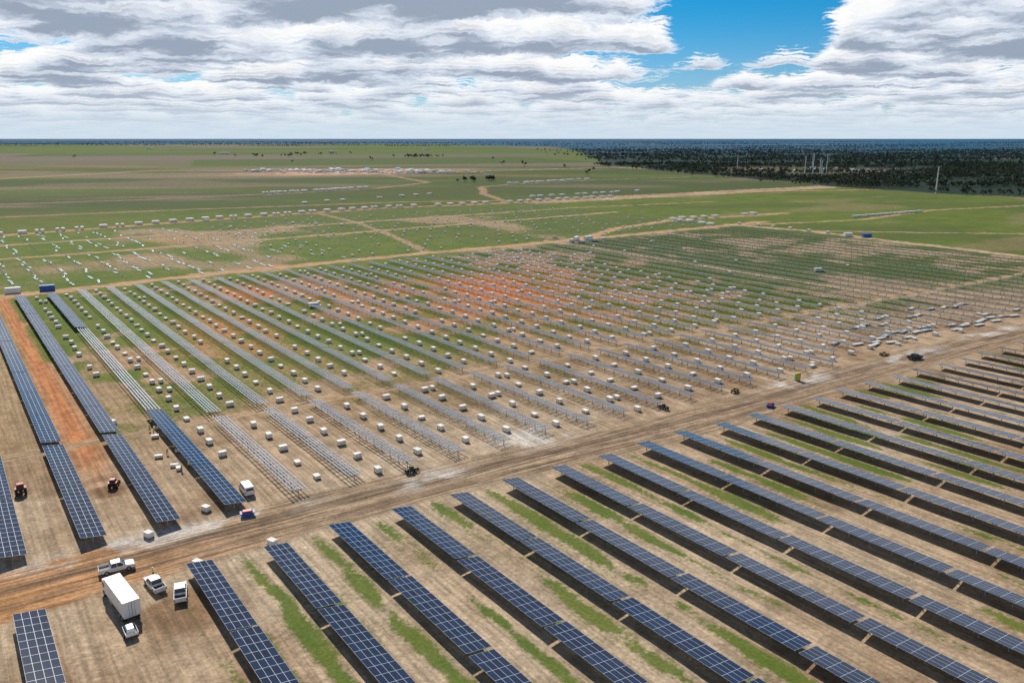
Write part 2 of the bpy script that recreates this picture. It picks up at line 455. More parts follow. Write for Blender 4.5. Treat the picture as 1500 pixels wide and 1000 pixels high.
for j in range(2,40):
    nb=NB(); cnt=0
    pitch=9.4 if j<28 else 14
    r=rs.uniform(4,10) if j>3 else rs.uniform(30,40)
    while r<258+.06*j*ROWP:
        p=.96 if j<25 else (.16 if r<120 else .08)
        if j==2: p=.75 if r>110 else .0
        if j>28 and r>60: p=.03
        if rs.random()<p and abs(r-55)>3:
            off=.5
            x,y=W((j+off)*ROWP+rs.uniform(-.35,.35),r+rs.uniform(-.6,.6))
            k_=rs.uniform(.92,1.12)
            pallet(nb,x,y,ru+rs.uniform(-.12,.12)+(math.pi/2 if rs.random()<.25 else 0),1.7*k_,1.2,.95*rs.choice((1,1,1,.6))); cnt+=1
            if rs.random()<.06:
                x,y=W((j+off)*ROWP+2.2,r+rs.uniform(-1,1)); pallet(nb,x,y,ru)
        r+=pitch*rs.uniform(.97,1.03)
    if cnt: nb.obj('panel_pallet_boxes',cm_)
nb=NB()
for (x,y) in [W(20,0),W(31,5),W(24.2,-15),W(36.5,-14.6),W(26,66)]: pallet(nb,x,y,ru+.4)
nb.obj('panel_pallet_boxes',cm_)

def stack_line(name,pts,step,w,d,h,mats_,jit=1.,p=1.,pair=False):
    nb=NB()
    for (s0,r0),(s1,r1) in zip(pts[:-1],pts[1:]):
        L=math.hypot(s1-s0,r1-r0); n=max(1,int(L/step))
        for i in range(n):
            if rs.random()>p: continue
            f=i/n; x,y=W(s0+(s1-s0)*f+rs.uniform(-jit,jit),r0+(r1-r0)*f+rs.uniform(-jit,jit))
            th=math.atan2(WY,WX)+rs.uniform(-.08,.08)+(math.pi/2 if rs.random()<.2 else 0)
            a=np.array((math.cos(th),math.sin(th),0));b_=np.array((-math.sin(th),math.cos(th),0))
            for q_ in ((0,1) if pair else (0,)):
                c=np.array((x,y,0.))+b_*q_*(d+1.5)
                nb.boxes(c+Zv*(h/2+.15),a*w/2,b_*d/2,Zv*h/2,0)
                nb.boxes(c+Zv*.08,a*(w/2-.1),b_*(d/2-.1),Zv*.08,1)
                nb.boxes([c+a*w*.25+Zv*(h/2+.15),c-a*w*.25+Zv*(h/2+.15)],a*.06,b_*(d/2+.02),Zv*(h/2+.02),1)
    return nb.obj(name,mats_)
sm=[M['carton'],M['carton2']]
stack_line('panel_pallet_boxes',[(-60,528),(36,537),(187,574),(357,602),(507,590),(666,594)],13,5.5,2.2,2.1,sm,1.5,.93,True)
stack_line('panel_pallet_boxes',[(341,870),(440,890),(509,913)],9,7,2.8,2.6,sm,2,.92,True)
stack_line('panel_pallet_boxes',[(705,885),(907,924)],10,7,2.8,2.6,sm,3,.9,True)
stack_line('panel_pallet_boxes',[(501,308),(509,357),(620,352)],12,5,2,1.8,sm,2,.7,True)
stack_line('panel_pallet_boxes',[(527,300),(530,240),(520,160)],14,3,1.6,1.4,sm,2,.5)
stack_line('panel_pallet_boxes',[(656,287),(759,284)],4.2,4,1.8,1.5,sm,.2,1)
stack_line('panel_pallet_boxes',[(300,690),(480,740),(620,760)],18,5,2.,1.8,sm,5,.55,True)
stack_line('panel_pallet_boxes',[(170,575),(280,450)],22,3,1.6,1.4,sm,4,.5)
stack_line('panel_pallet_boxes',[(560,640),(760,650)],14,6,2.2,2,sm,3,.75,True)
def shed(x,y,rz,w,d,h,mk,roof):
    b=B(); b.box((0,0,h/2),(w,d,h),mk)
    b.prism([(-w/2-.2,h+.003),(w/2+.2,h+.003),(w/2+.2,h+.15),(0,h+.7),(-w/2-.2,h+.15)],d/2+.2,roof)
    b.box((w*.2,-d/2-.02,1.05),(.9,.06,2.1),'dark'); b.box((-w*.2,-d/2-.02,1.6),(1.2,.06,.9),'glass')
    b.box((w*.2,-d/2-.6,.12),(1.6,1.1,.24),'steel')
    o=b.obj('site_office_building',(x,y,0),rz); return o
for i in range(46):
    t=rs.random(); s0=600+(880-600)*t+rs.gauss(0,30); r0=1570+(1320-1570)*t+rs.gauss(0,45)
    x,y=W(s0,r0); shed(x,y,rs.choice((.58,.58+math.pi/2)),rs.uniform(10,24),rs.uniform(4,10),rs.uniform(3,5),rs.choice(('white','dirtywhite','dirtywhite')),'white')
nb=NB()
for i in range(260):
    t=rs.random(); x,y=W(590+300*t+rs.gauss(0,35),1600-300*t+rs.gauss(0,50))
    pallet(nb,x,y,rs.uniform(0,3),rs.uniform(3,10),rs.uniform(2,4),rs.uniform(1.2,2.8))
nb.obj('material_stacks',sm+[M['wood']])
for i in range(14):
    x,y=646+rs.gauss(0,80),1760+rs.gauss(0,70)
    shed(x,y,rs.uniform(0,3),rs.uniform(6,16),rs.uniform(4,8),rs.uniform(3,5),'dirtywhite','white')
for (x,y) in [(-860,3900),(-1230,3500),(-2300,5200),(-500,4800)]:
    shed(x,y,.3,40,18,7,'dirtywhite','white')

def bundle(name,pts,n,L=6.,lay=4):
    nb=NB()
    for i in range(n):
        (s0,r0),(s1,r1)=pts; f=(i+.5)/n
        x,y=W(s0+(s1-s0)*f+rs.uniform(-1.5,1.5),r0+(r1-r0)*f+rs.uniform(-5,5))
        th=math.atan2(WY,WX)+rs.uniform(-.25,.25)
        a=np.array((math.cos(th),math.sin(th),0));b_=np.array((-math.sin(th),math.cos(th),0))
        for l in range(lay):
            for k in range(4):
                nb.boxes(np.array((x,y,.25+.24*l))+b_*((k-1.5)*.36+rs.uniform(-.04,.04)),a*(L/2+rs.uniform(-.1,.1)),b_*.13,Zv*.09,0)
        nb.boxes([np.array((x,y,.08))+a*1.6,np.array((x,y,.08))-a*1.6],a*.07,b_*.85,Zv*.08,1)
    nb.obj(name,[M['dirtywhite'],M['wood']])
bundle('steel_tube_bundles',[(238,14),(345,9)],28,5,2)
bundle('steel_tube_bundles',[(262,30),(345,33)],12,5,2)
bundle('steel_tube_bundles',[(345,13),(420,14)],12,5,2)
nb=NB(); pts=[]
for j in range(-8,44):
    for r in np.arange(285+.06*j*ROWP,535,9.):
        if abs(r-405)<8 or abs(r-475)<7: continue
        if rs.random()<.82: pts.append((*W(j*ROWP+rs.uniform(-.2,.2),r),.75))
pts=np.array(pts); nb.boxes(pts,Uv*.15,Pv*.15,Zv*.8,0)
tb=[]
for j in range(-8,17):
    for r in np.arange(290,525,11.):
        if rs.random()<(.75 if j<10 else .3) and abs(r-405)>8 and abs(r-475)>7: tb.append((*W(j*ROWP+rs.uniform(-2,2),r+rs.uniform(-3,3)),.28))
for c in tb:
    th=ru+rs.uniform(-.15,.15); a=np.array((math.cos(th),math.sin(th),0));b_=np.array((-math.sin(th),math.cos(th),0))
    nb.boxes([np.array(c)+b_*.28,np.array(c)-b_*.28],a*rs.uniform(2.5,5.5),b_*.13,Zv*.14,0)
M['tube']=simple('zinc_tube',(.50,.66,.68),.4,.1)
nb.obj('steel_pile_field',[M['tube']])
nb=NB()
for j in range(14,42):
    for r in np.arange(290+.06*j*ROWP,540,18.):
        if rs.random()<.55: pallet(nb,*W((j+.5)*ROWP,r+rs.uniform(-2,2)),ru)
nb.obj('panel_pallet_boxes',cm_)

# ---------------------------------------------------------------- trees
m,nt,bs=newmat('eucalyptus_foliage')
tc=nt.nodes.new('ShaderNodeTexCoord')
nn=noise(nt,tc.outputs['Object'],.03,5,.65)
c=mixc(nt,smooth(nt,nn,.35,.65),(.016,.038,.018),(.055,.082,.034))
sp=nt.nodes.new('ShaderNodeSeparateXYZ'); nt.links.new(tc.outputs['Object'],sp.inputs[0])
c=mixc(nt,smooth(nt,sp.outputs[1],1300,7500,0,.92),c,(.016,.11,.20))  # atmospheric haze mixed into the leaf colour, bluer farther along Y
nt.links.new(c,bs.inputs['Base Color']); bs.inputs['Roughness'].default_value=.8
M['leaf']=m
def tree_soup(n_clump,n_leaf,h,rad,ls,seed):
    g=np.random.default_rng(seed); V=[];F=[];Mi=[]
    def limb(a,b,r1,r2):
        o=len(V); a=np.array(a,float);b=np.array(b,float)
        for p,r in((a,r1),(b,r2)):
            for dx,dy in((1,0),(0,1),(-1,0),(0,-1)): V.append(p+np.array((dx*r,dy*r,0)))
        for i in range(4):
            F.append((o+i,o+(i+1)%4,o+4+(i+1)%4)); Mi.append(1)
            F.append((o+i,o+4+(i+1)%4,o+4+i)); Mi.append(1)
    top=np.array((g.normal(0,.4),g.normal(0,.4),h*.5)); limb((0,0,-.2),top,h*.035,h*.02)
    for c in range(n_clump):
        ang=g.uniform(0,6.28); rr=rad*math.sqrt(g.uniform(0,1))*.75
        cc=np.array((rr*math.cos(ang),rr*math.sin(ang),h*g.uniform(.45,.88)))
        limb(top,cc,h*.014,h*.005)
        cr=rad*g.uniform(.32,.5)
        for l in range(n_leaf):
            d=g.normal(0,1,3); d/=np.linalg.norm(d); p=cc+d*cr*g.uniform(.55,1.)*np.array((1,1,.65))
            a=g.normal(0,1,3);a/=np.linalg.norm(a);b=np.cross(a,g.normal(0,1,3));b/=np.linalg.norm(b)
            o=len(V); V.extend([p+a*ls,p-a*ls*.5+b*ls*.85,p-a*ls*.5-b*ls*.85]); F.append((o,o+1,o+2)); Mi.append(0)
    return np.array(V),np.array(F),np.array(Mi)
TV=[tree_soup(5,16,10,4.2,1.0,i) for i in range(5)]
TF=[tree_soup(4,7,11,6,2.2,50+i) for i in range(4)]
TH=[tree_soup(9,70,11,4.6,.5,90+i) for i in range(3)]
def plant(name,P_,lib,smin=.6,smax=1.25):
    Vs=[];Fs=[];Ms=[];o=0
    for (x,y) in P_:
        v,f,mi=lib[rs.randrange(len(lib))]; k=rs.uniform(smin,smax); t=rs.uniform(0,6.28)
        c_,s_2=math.cos(t)*k,math.sin(t)*k
        vv=np.stack([v[:,0]*c_-v[:,1]*s_2+x,v[:,0]*s_2+v[:,1]*c_+y,v[:,2]*k*rs.uniform(.8,1.15)],1)
        Vs.append(vv);Fs.append(f+o);Ms.append(mi);o+=len(v)
    return npmesh(name,np.concatenate(Vs),np.concatenate(Fs),[M['leaf'],M['bark']],np.concatenate(Ms))
def fmask(x,y):
    if x<float(forest_edge(np.array(y)))+rs.gauss(0,22): return False
    if ((x-640)/130)**2+((y-1760)/110)**2<1 and rs.random()<.9: return False
    return True
def gap(x,y,sc=90,th=.42,sd=71):
    return float(fbm(np.array([x]),np.array([y]),sc,3,sd)[0])>th
near_pts=[];mid_pts=[]
while len(near_pts)<5600:
    y=rs.uniform(760,2100); x=rs.uniform(150,y*.78+120)
    if fmask(x,y) and gap(x,y): near_pts.append((x,y))
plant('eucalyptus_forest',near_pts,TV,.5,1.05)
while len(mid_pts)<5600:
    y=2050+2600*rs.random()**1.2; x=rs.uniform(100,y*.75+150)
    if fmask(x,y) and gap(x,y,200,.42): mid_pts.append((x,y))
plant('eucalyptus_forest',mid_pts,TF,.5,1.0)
belt=[]
for i in range(260):
    y=2300*math.exp(rs.random()*1.9); x=rs.uniform(-.7,.75)*y
    right=x>float(forest_edge(np.array(y)))
    if y<6500 and not right: continue
    L=rs.uniform(150,900)*(y/4000); ang=rs.choice((.05,-.1,.35,-.3))*rs.random()
    n=int(L/15)
    for k in range(n):
        t=(k/n-.5)*L; belt.append((x+t*math.cos(ang)+rs.gauss(0,6),y+t*math.sin(ang)+rs.gauss(0,10)))
rs.shuffle(belt); belt=belt[:9000]
plant('distant_tree_belts',belt,TF,.6,1.2)
def clump(cx,cy,rx,ry,n,lib=TH,smin=.6,smax=1.1):
    plant('tree_clump',[(cx+rs.gauss(0,rx/2),cy+rs.gauss(0,ry/2)) for _ in range(n)],lib,smin,smax)
clump(-65,1294,14,10,7,TH,.55,.9); clump(-34,1330,18,10,9,TH,.55,.9); clump(-336,2960,70,60,40,TV,.8,1.4)
clump(-921,2980,25,25,5,TV,.9,1.5); clump(-830,3050,45,25,8,TV,.8,1.4); clump(-900,3479,60,30,10,TV,.9,1.4); clump(-780,3400,60,30,6,TV,.9,1.4)
for (x,y) in [(-1010,2985),(-1200,3300),(-430,2500),(-60,2600),(-690,3500),(30,1980),(120,1880),(-1500,2800),(-620,2300),(170,1700),(-25,2150),(140,1500)]:
    plant('gum_tree',[(x,y)],TV,1.0,1.6)

# ---------------------------------------------------------------- power poles
def pole(x,y,h,rz):
    b=B(); b.cyl((0,0,0),(0,0,h),.85,.45,'white',12)
    for k,(z,l) in enumerate(((h*.93,4.5),(h*.83,5.2),(h*.73,4.5))):
        b.box((0,0,z),(l,.35,.35),'steel')
        for sx in(-1,1): b.cyl((sx*l*.47,0,z-.2),(sx*l*.47,0,z-1.8),.16,.16,'dark',6)
    b.cyl((0,0,0),(0,0,.5),1.2,1.1,'steel',12)
    b.obj('power_pole',(x,y,0),rz)
for x,y,h in [(534,1019,33),(497,1381,38),(514,1390,42),(560,1480,34),(605,1566,38),(470,1700,34),(540,1420,30),(700,1900,34)]: pole(x,y,h,.5)

# ---------------------------------------------------------------- vehicles
def wheels(b,xs,yw,r,w=.26):
    for x in xs:
        for sg in(-1,1):
            b.cyl((x,sg*(yw-w),r),(x,sg*yw,r),r,r,'rubber',16); b.cyl((x,sg*(yw-.02),r),(x,sg*(yw+.012),r),r*.55,r*.5,'steel',10)
def cabin(b,x0,x1,x2,x3,z0,z1,w,wt,paint='white'):
    b.prism([(x0,z0),(x3,z0),(x2,z1),(x1,z1)],w,'glass',wt)
    b.box(((x1+x2)/2,0,z1+.03),(x2-x1+.08,wt*2+.06,.07),paint)
    for sg in(-1,1):
        for (xa,xb) in((x0,x1),(x3,x2),((x0+x3)/2-.05,(x1+x2)/2)):
            b.cyl((xa,sg*w,z0),(xb,sg*wt,z1),.05,.05,paint,6)
def ute(x,y,rz,k='white'):
    b=B()
    b.prism([(-2.6,.5),(2.55,.42),(2.65,.75),(2.5,1.0),(1.35,1.13),(-1.0,1.13),(-1.0,.78),(-2.6,.78)],.9,k)
    b.box((-1.8,.86,.98),(1.6,.06,.42),k);b.box((-1.8,-.86,.98),(1.6,.06,.42),k);b.box((-2.6,0,.98),(.06,1.8,.42),k)
    b.box((-1.8,0,.80),(1.5,1.62,.03),'dark')
    cabin(b,-.98,-.75,.55,1.3,1.12,1.72,.84,.7,k)
    wheels(b,(-1.55,1.65),.93,.39)
    b.box((2.62,0,.55),(.14,1.7,.24),'dark')
    for sg in(-1,1): b.box((2.58,sg*.7,.82),(.08,.3,.16),'lamp'); b.box((-2.62,sg*.82,.85),(.05,.12,.25),'red'); b.box((.95,sg*1.0,1.2),(.12,.2,.16),k)
    b.cyl((-1.0,-.8,1.75),(-1.0,.8,1.75),.04,.04,'dark',6)
    return b.obj('pickup_truck',(x,y,0),rz,.03)
def van(x,y,rz):
    b=B()
    b.prism([(-2.5,.4),(2.45,.4),(2.5,.95),(1.9,1.15),(1.2,1.98),(-2.45,2.02),(-2.5,1.9)],.95,'white',.84)
    b.prism([(1.28,1.2),(1.9,1.2),(1.25,1.92),(1.1,1.92)],.86,'glass',.8)
    for sg in(-1,1):
        b.box((.75,sg*.905,1.5),(.8,.04,.45),'glass'); b.box((-.8,sg*.905,1.5),(1.8,.03,.4),'glass')
        b.box((2.47,sg*.65,.8),(.08,.3,.2),'lamp'); b.box((-2.5,sg*.8,1.0),(.05,.12,.4),'red')
    b.box((-2.48,0,1.5),(.05,1.4,.5),'glass'); wheels(b,(-1.55,1.6),.96,.36)
    return b.obj('van',(x,y,0),rz,.04)
def boxtruck(x,y,rz):
    b=B()
    b.box((-1.0,0,2.2),(9.2,2.35,2.5),'white'); b.box((-1.0,0,.85),(9.4,1.0,.16),'dark')
    for k in range(10): 
        for sg in(-1,1): b.box((-5.2+k*.93,sg*1.187,2.2),(.06,.03,2.4),'dirtywhite')
    b.box((-5.62,0,2.2),(.04,.05,2.4),'dark'); b.box((-5.63,.4,2.2),(.06,.04,2.2),'steel'); b.box((-5.63,-.4,2.2),(.06,.04,2.2),'steel')
    for k in range(5): b.box((-4.6+k*1.8,0,3.462),(.05,2.3,.025),'dirtywhite')
    b.prism([(3.8,.6),(5.4,.6),(5.45,1.6),(5.1,2.65),(3.8,2.7)],1.15,'white',1.05)
    b.prism([(5.2,1.68),(5.47,1.68),(5.17,2.4),(5.0,2.4)],1.03,'glass',.98)
    for sg in(-1,1): b.box((4.5,sg*1.13,1.95),(.85,.05,.6),'glass'); b.box((5.43,sg*.85,.9),(.06,.35,.2),'lamp')
    wheels(b,(-4.4,-3.3,4.4),1.2,.5,.5)
    b.box((1.0,.95,.72),(1.4,.5,.5),'steel')
    return b.obj('box_truck',(x,y,0),rz,.03)
def trailer(x,y,rz):
    b=B(); b.box((0,0,.6),(2.6,1.6,.1),'dark')
    for sg in(-1,1): b.box((0,sg*.8,.85),(2.6,.05,.4),'white')
    b.box((1.3,0,.85),(.05,1.55,.4),'white');b.box((-1.3,0,.85),(.05,1.55,.4),'white')
    b.box((.2,0,1.0),(1.5,1.1,.75),'white',ty=.8); b.cyl((1.3,0,.55),(2.5,0,.5),.06,.05,'dark',6); wheels(b,(-.1,),.98,.33)
    b.obj('utility_trailer',(x,y,0),rz,.02)
def tractor(x,y,rz,paint='red',sc=1.):
    b=B()
    for sg in(-1,1):
        b.cyl((-.9,sg*.62,.82),(-.9,sg*1.1,.82),.82,.82,'rubber',18); b.cyl((-.9,sg*1.09,.82),(-.9,sg*1.12,.82),.42,.4,'yellow',12)
        b.cyl((1.35,sg*.62,.5),(1.35,sg*.98,.5),.5,.5,'rubber',16); b.cyl((1.35,sg*.97,.5),(1.35,sg*1.0,.5),.25,.25,'yellow',10)
        b.box((-.9,sg*.86,1.72),(1.5,.5,.1),paint)
    b.prism([(.1,.85),(1.95,.85),(2.0,1.25),(1.85,1.5),(.1,1.65)],.42,paint,.36)
    b.box((-.2,0,.8),(2.2,.6,.5),'dark')
    cabin(b,-1.4,-1.3,.0,.15,1.35,2.55,.68,.6,paint); b.cyl((1.2,.3,1.5),(1.2,.3,2.4),.06,.05,'dark',6)
    for sg in(-1,1): b.cyl((.6,sg*.55,1.4),(2.7,sg*.55,.5),.08,.08,paint,6)
    b.box((2.9,0,.45),(.5,1.9,.6),'dark',tx=.6)
    b.obj('tractor',(x,y,0),rz,.03,sc)
def telehandler(x,y,rz,paint='yellow',sc=.62):
    b=B(); b.box((0,0,.95),(3.8,1.3,.6),paint); b.box((-1.6,0,1.35),(1.0,1.4,.6),'dark')
    wheels(b,(-1.35,1.35),1.1,.6,.4)
    cabin(b,-.5,-.4,.5,.9,1.2,2.3,.5,.42,paint)
    b.cyl((-1.7,-.55,1.7),(2.6,-.55,1.1),.17,.13,paint,8); b.box((2.7,-.2,.75),(.12,1.3,.9),'dark')
    for sg in(-1,1): b.box((3.3,-.2+sg*.35,.33),(1.2,.12,.06),'dark')
    b.obj('telehandler',(x,y,0),rz,.03,sc)
def skip(x,y,rz,sc=.75):
    b=B(); b.prism([(-1.3,.1),(1.3,.1),(1.7,1.0),(-1.7,1.0)],.85,'blue'); b.box((0,0,1.04),(3.5,1.9,.08),'blue')
    b.box((0,0,1.28),(2.6,1.5,.45),'red',tx=.8,ty=.8); 
    for k in(-1,0,1): b.box((k*1.0,-.9,.6),(.1,.08,.9),'blue'); b.box((k*1.0,.9,.6),(.1,.08,.9),'blue')
    b.obj('skip_bin',(x,y,0),rz,.02,sc)
def toilet(x,y,rz):
    b=B(); b.box((0,0,1.1),(1.2,1.2,2.1),'green'); b.prism([(-.65,2.15),(.65,2.15),(.5,2.4),(-.5,2.4)],.65,'yellow',.5)
    b.box((.61,0,1.05),(.04,.8,1.85),'yellow'); b.box((.64,.28,1.1),(.05,.1,.1),'dark'); b.box((0,0,.04),(1.4,1.4,.08),'dark'); b.cyl((-.5,.5,2.1),(-.5,.5,2.6),.05,.05,'dark',6)
    b.obj('portable_toilet',(x,y,0),rz,.02)
def container(x,y,rz,k='blue',L=6.06):
    b=B(); b.box((0,0,1.35),(L,2.4,2.5),k)
    for i in range(int(L/.4)):
        for sg in(-1,1): b.box((-L/2+.25+i*.4,sg*1.21,1.35),(.16,.05,2.3),k)
    b.box((L/2+.02,.6,1.35),(.05,1.1,2.3),k);b.box((L/2+.02,-.6,1.35),(.05,1.1,2.3),k)
    for yy in(.2,-.2,.9,-.9): b.cyl((L/2+.06,yy,.3),(L/2+.06,yy,2.4),.025,.025,'steel',6)
    b.obj('shipping_container',(x,y,0),rz)
up=math.atan2(UY,UX)
boxtruck(-58.2,105.3,up+.10)
trailer(-53.4,98.0,up)
ute(-63.6,115.2,.55); ute(-55.3,110.2,up+.12); ute(-50.4,107.9,up-.25)
van(-52.2,144.6,up-.05)
van(-81,321,.3); van(160,411,.1); ute(46,528,.3); ute(53,534,.4); van(40,533,1.2)
tractor(-96.3,144,up,'red',.9); tractor(-79.5,147,up-.4,'red',.75)
telehandler(-21,154,.7,'dark'); telehandler(39,194,2.2,'dark'); telehandler(61,208,.9,'yellow'); telehandler(119,246,.2,'yellow')
ute(127,242,.4,'dark')
skip(-48.8,134.5,.4); skip(67,196,.9); toilet(82,219,-1.5)
container(249,560,.2); container(-212,358,.5); container(-224,352,.5,'white'); container(52,545,.6,'white'); container(44,543,1.2,'white')
container(238,565,.2,'white')
for (x,y) in [(30,552),(62,540),(56,536)]: ute(x,y,rs.uniform(0,3))

# ---------------------------------------------------------------- workers
mw,nt,bs=newmat('workwear')
tc=nt.nodes.new('ShaderNodeTexCoord');sp=nt.nodes.new('ShaderNodeSeparateXYZ');nt.links.new(tc.outputs['Object'],sp.inputs[0])
z=sp.outputs[2]
col=mixc(nt,mth(nt,'GREATER_THAN',z,.93),(.02,.03,.07),(.65,.62,.05))
band=mth(nt,'MULTIPLY',mth(nt,'GREATER_THAN',z,1.1),mth(nt,'LESS_THAN',z,1.15))
col=mixc(nt,band,col,(.7,.7,.7)); col=mixc(nt,mth(nt,'LESS_THAN',z,.1),col,(.06,.035,.02))
nt.links.new(col,bs.inputs['Base Color']); bs.inputs['Roughness'].default_value=.8
def skinned(name,V,E,Rr,mat,parent):
    me=bpy.data.meshes.new(name); me.from_pydata(V,E,[]); me.materials.append(mat)
    o=bpy.data.objects.new(name,me); COL.objects.link(o); o.parent=parent
    md=o.modifiers.new('skin','SKIN')
    if me.skin_vertices:
        sv=me.skin_vertices[0].data
        for i,r in enumerate(Rr): sv[i].radius=(r,r) if not isinstance(r,tuple) else r
        sv[0].use_root=True
    ss=o.modifiers.new('sub','SUBSURF'); ss.levels=2; ss.render_levels=2
    return o
def worker(x,y,rz,bend=0.,arms='down'):
    e=bpy.data.objects.new('worker',None); COL.objects.link(e); e.location=(x,y,0); e.rotation_euler[2]=rz
    bx=math.sin(bend); bz=math.cos(bend)
    def T(f,l,h):
        return (bx*h+f*bz,l,.93+bz*h-f*bx)
    V=[(0,0,.93),T(0,0,.25),T(0,0,.45),T(0,0,.56),
       T(0,.19,.48),T(.05,.24,.22) if arms=='down' else T(.2,.24,.3),
       T(0,-.19,.48),T(.05,-.24,.22) if arms=='down' else T(.2,-.24,.3)]
    ha=(V[5][0]+(.1 if arms=='down' else .22),.24,V[5][2]-(.24 if arms=='down' else .05))
    hb=(V[7][0]+(.1 if arms=='down' else .22),-.24,V[7][2]-(.24 if arms=='down' else .05))
    V+= [ha,hb,(0,.1,.85),(.06,.12,.48),(0,.13,.08),(.14,.14,.04),(0,-.1,.85),(.1,-.12,.5),(-.05,-.13,.08),(.09,-.14,.04)]
    E=[(0,1),(1,2),(2,3),(2,4),(4,5),(5,8),(2,6),(6,7),(7,9),(0,10),(10,11),(11,12),(12,13),(0,14),(14,15),(15,16),(16,17)]
    Rr=[(.16,.12),(.15,.11),(.17,.11),.06,.07,.05,.07,.05,.035,.035,.095,.065,.045,.045,.095,.065,.045,.045]
    skinned('body',V,E,Rr,mw,e)
    hc=Vector(T(.02,0,.70)); b=B()
    rings=[(-.12,.055,.05),(-.08,.075,.065),(-.02,.092,.075),(.05,.098,.08),(.10,.075,.062),(.125,.02,.02)]
    vs=[];n=12
    for (dz,rx,ry) in rings:
        for i in range(n):
            t=2*math.pi*i/n; vs.append((hc.x+rx*math.cos(t),hc.y+ry*math.sin(t),hc.z+dz))
    fs=[(r*n+i,r*n+(i+1)%n,(r+1)*n+(i+1)%n,(r+1)*n+i) for r in range(len(rings)-1) for i in range(n)]
    b.add(vs,fs,'skin'); b.cyl(hc+Vector((.09,0,.01)),hc+Vector((.115,0,-.03)),.008,.016,'skin',6)
    for sg in(-1,1): b.box(hc+Vector((.088,sg*.033,.012)),(.012,.022,.012),'dark'); b.box(hc+Vector((0,sg*.082,0)),(.035,.015,.06),'skin')
    b.box(hc+Vector((.082,0,-.06)),(.012,.045,.008),'wood'); b.cyl(hc+Vector((0,0,-.2)),hc+Vector((0,0,-.1)),.055,.05,'skin',8)
    b.cyl(hc+Vector((.02,0,.06)),hc+Vector((.02,0,.075)),.135,.13,'white',14); b.cyl(hc+Vector((0,0,.07)),hc+Vector((0,0,.15)),.112,.07,'white',14)
    h=b.obj('head_with_hard_hat'); h.parent=e
    for nm,p,sg in(('hand_left',ha,1),('hand_right',hb,-1)):
        p=Vector(p); d=Vector((.35,0,-1)).normalized() if arms=='down' else Vector((1,0,-.2)).normalized()
        sd=Vector((0,1,0)); fw=d.cross(sd)
        b=B(); b.cyl(p,p+d*.09,.03,.036,'skin',8)
        for k,L in enumerate((.065,.078,.072,.055)):
            o_=p+d*.085+fw*((k-1.5)*.018); mid=o_+d*L*.55; b.cyl(o_,mid,.0095,.009,'skin',6); b.cyl(mid,mid+(d*.8-sd*sg*.5)*L*.45,.009,.007,'skin',6)
        o_=p+d*.03-fw*.03; b.cyl(o_,o_+d*.035-fw*.03,.012,.009,'skin',6); b.cyl(o_+d*.035-fw*.03,o_+d*.065-fw*.035,.009,.008,'skin',6)
        q_=b.obj(nm); q_.parent=e
worker(-56.9,113.2,1.0); worker(-86,178,2.0,.5,'out'); worker(-84.5,176.5,.4,.2,'out'); worker(-76,164,-.7,.6,'out')
worker(-75.2,166,2.6); worker(-69,154.5,1.2,.1,'out'); worker(-68,156,-2.); worker(-87.5,182,1.0,.3,'out')
nb=NB()
for (x,y) in [(-85,180),(-83,174),(-77,162),(-74,165.5),(-70,155.5),(-71.5,157)]: pallet(nb,x,y,rs.uniform(0,3),1.6,1.,.5)
nb.obj('open_panel_pallets',cm_)

# ---------------------------------------------------------------- light & sky
EL=math.radians(42); sx,sy=-.42,.9075
sun=bpy.data.lights.new('sun','SUN'); sun.energy=5.0; sun.angle=math.radians(.53); sun.color=(1,.945,.85)
so_=bpy.data.objects.new('sun',sun); COL.objects.link(so_)
dirv=Vector((-sx*math.cos(EL),-sy*math.cos(EL),-math.sin(EL))); so_.rotation_euler=dirv.to_track_quat('-Z','Y').to_euler(); so_.location=(0,0,200)
w=bpy.data.worlds.new('World'); C.world=w; w.use_nodes=True; nt=w.node_tree; nt.nodes.clear()
out=nt.nodes.new('ShaderNodeOutputWorld'); tc=nt.nodes.new('ShaderNodeTexCoord')
sky=nt.nodes.new('ShaderNodeTexSky'); sky.sky_type='NISHITA'; sky.sun_disc=False; sky.sun_elevation=EL; sky.sun_rotation=math.atan2(sx,sy)
sky.altitude=100; sky.air_density=1.; sky.dust_density=.3; sky.ozone_density=3.
sp=nt.nodes.new('ShaderNodeSeparateXYZ'); nt.links.new(tc.outputs['Generated'],sp.inputs[0])
x,y,z=sp.outputs
tint=mixc(nt,1.,sky.outputs[0],mixc(nt,smooth(nt,z,.02,.16),(.60,.86,1.15),(.07,.70,1.08)),'MULTIPLY')
bg1=nt.nodes.new('ShaderNodeBackground'); bg1.inputs[1].default_value=.078; nt.links.new(tint,bg1.inputs[0])
zc=mth(nt,'ADD',mth(nt,'MAXIMUM',z,0.),.03)
def gauss(ax_,az_,wx,wz):
    a=mth(nt,'DIVIDE',mth(nt,'SUBTRACT',mth(nt,'DIVIDE',x,mth(nt,'MAXIMUM',y,.05)),ax_),wx)
    b=mth(nt,'DIVIDE',mth(nt,'SUBTRACT',z,az_),wz)
    e=mth(nt,'ADD',mth(nt,'MULTIPLY',a,a),mth(nt,'MULTIPLY',b,b))
    g=mth(nt,'EXPONENT',mth(nt,'MULTIPLY',e,-1.)); return mth(nt,'MULTIPLY',g,mth(nt,'GREATER_THAN',y,.05))
bias=mth(nt,'MULTIPLY',gauss(.275,.122,.105,.045),-.30)
bias=mth(nt,'ADD',bias,mth(nt,'MULTIPLY',gauss(-.46,.110,.05,.013),-.10))
bias=mth(nt,'ADD',bias,mth(nt,'MULTIPLY',gauss(.60,.11,.16,.05),.09))
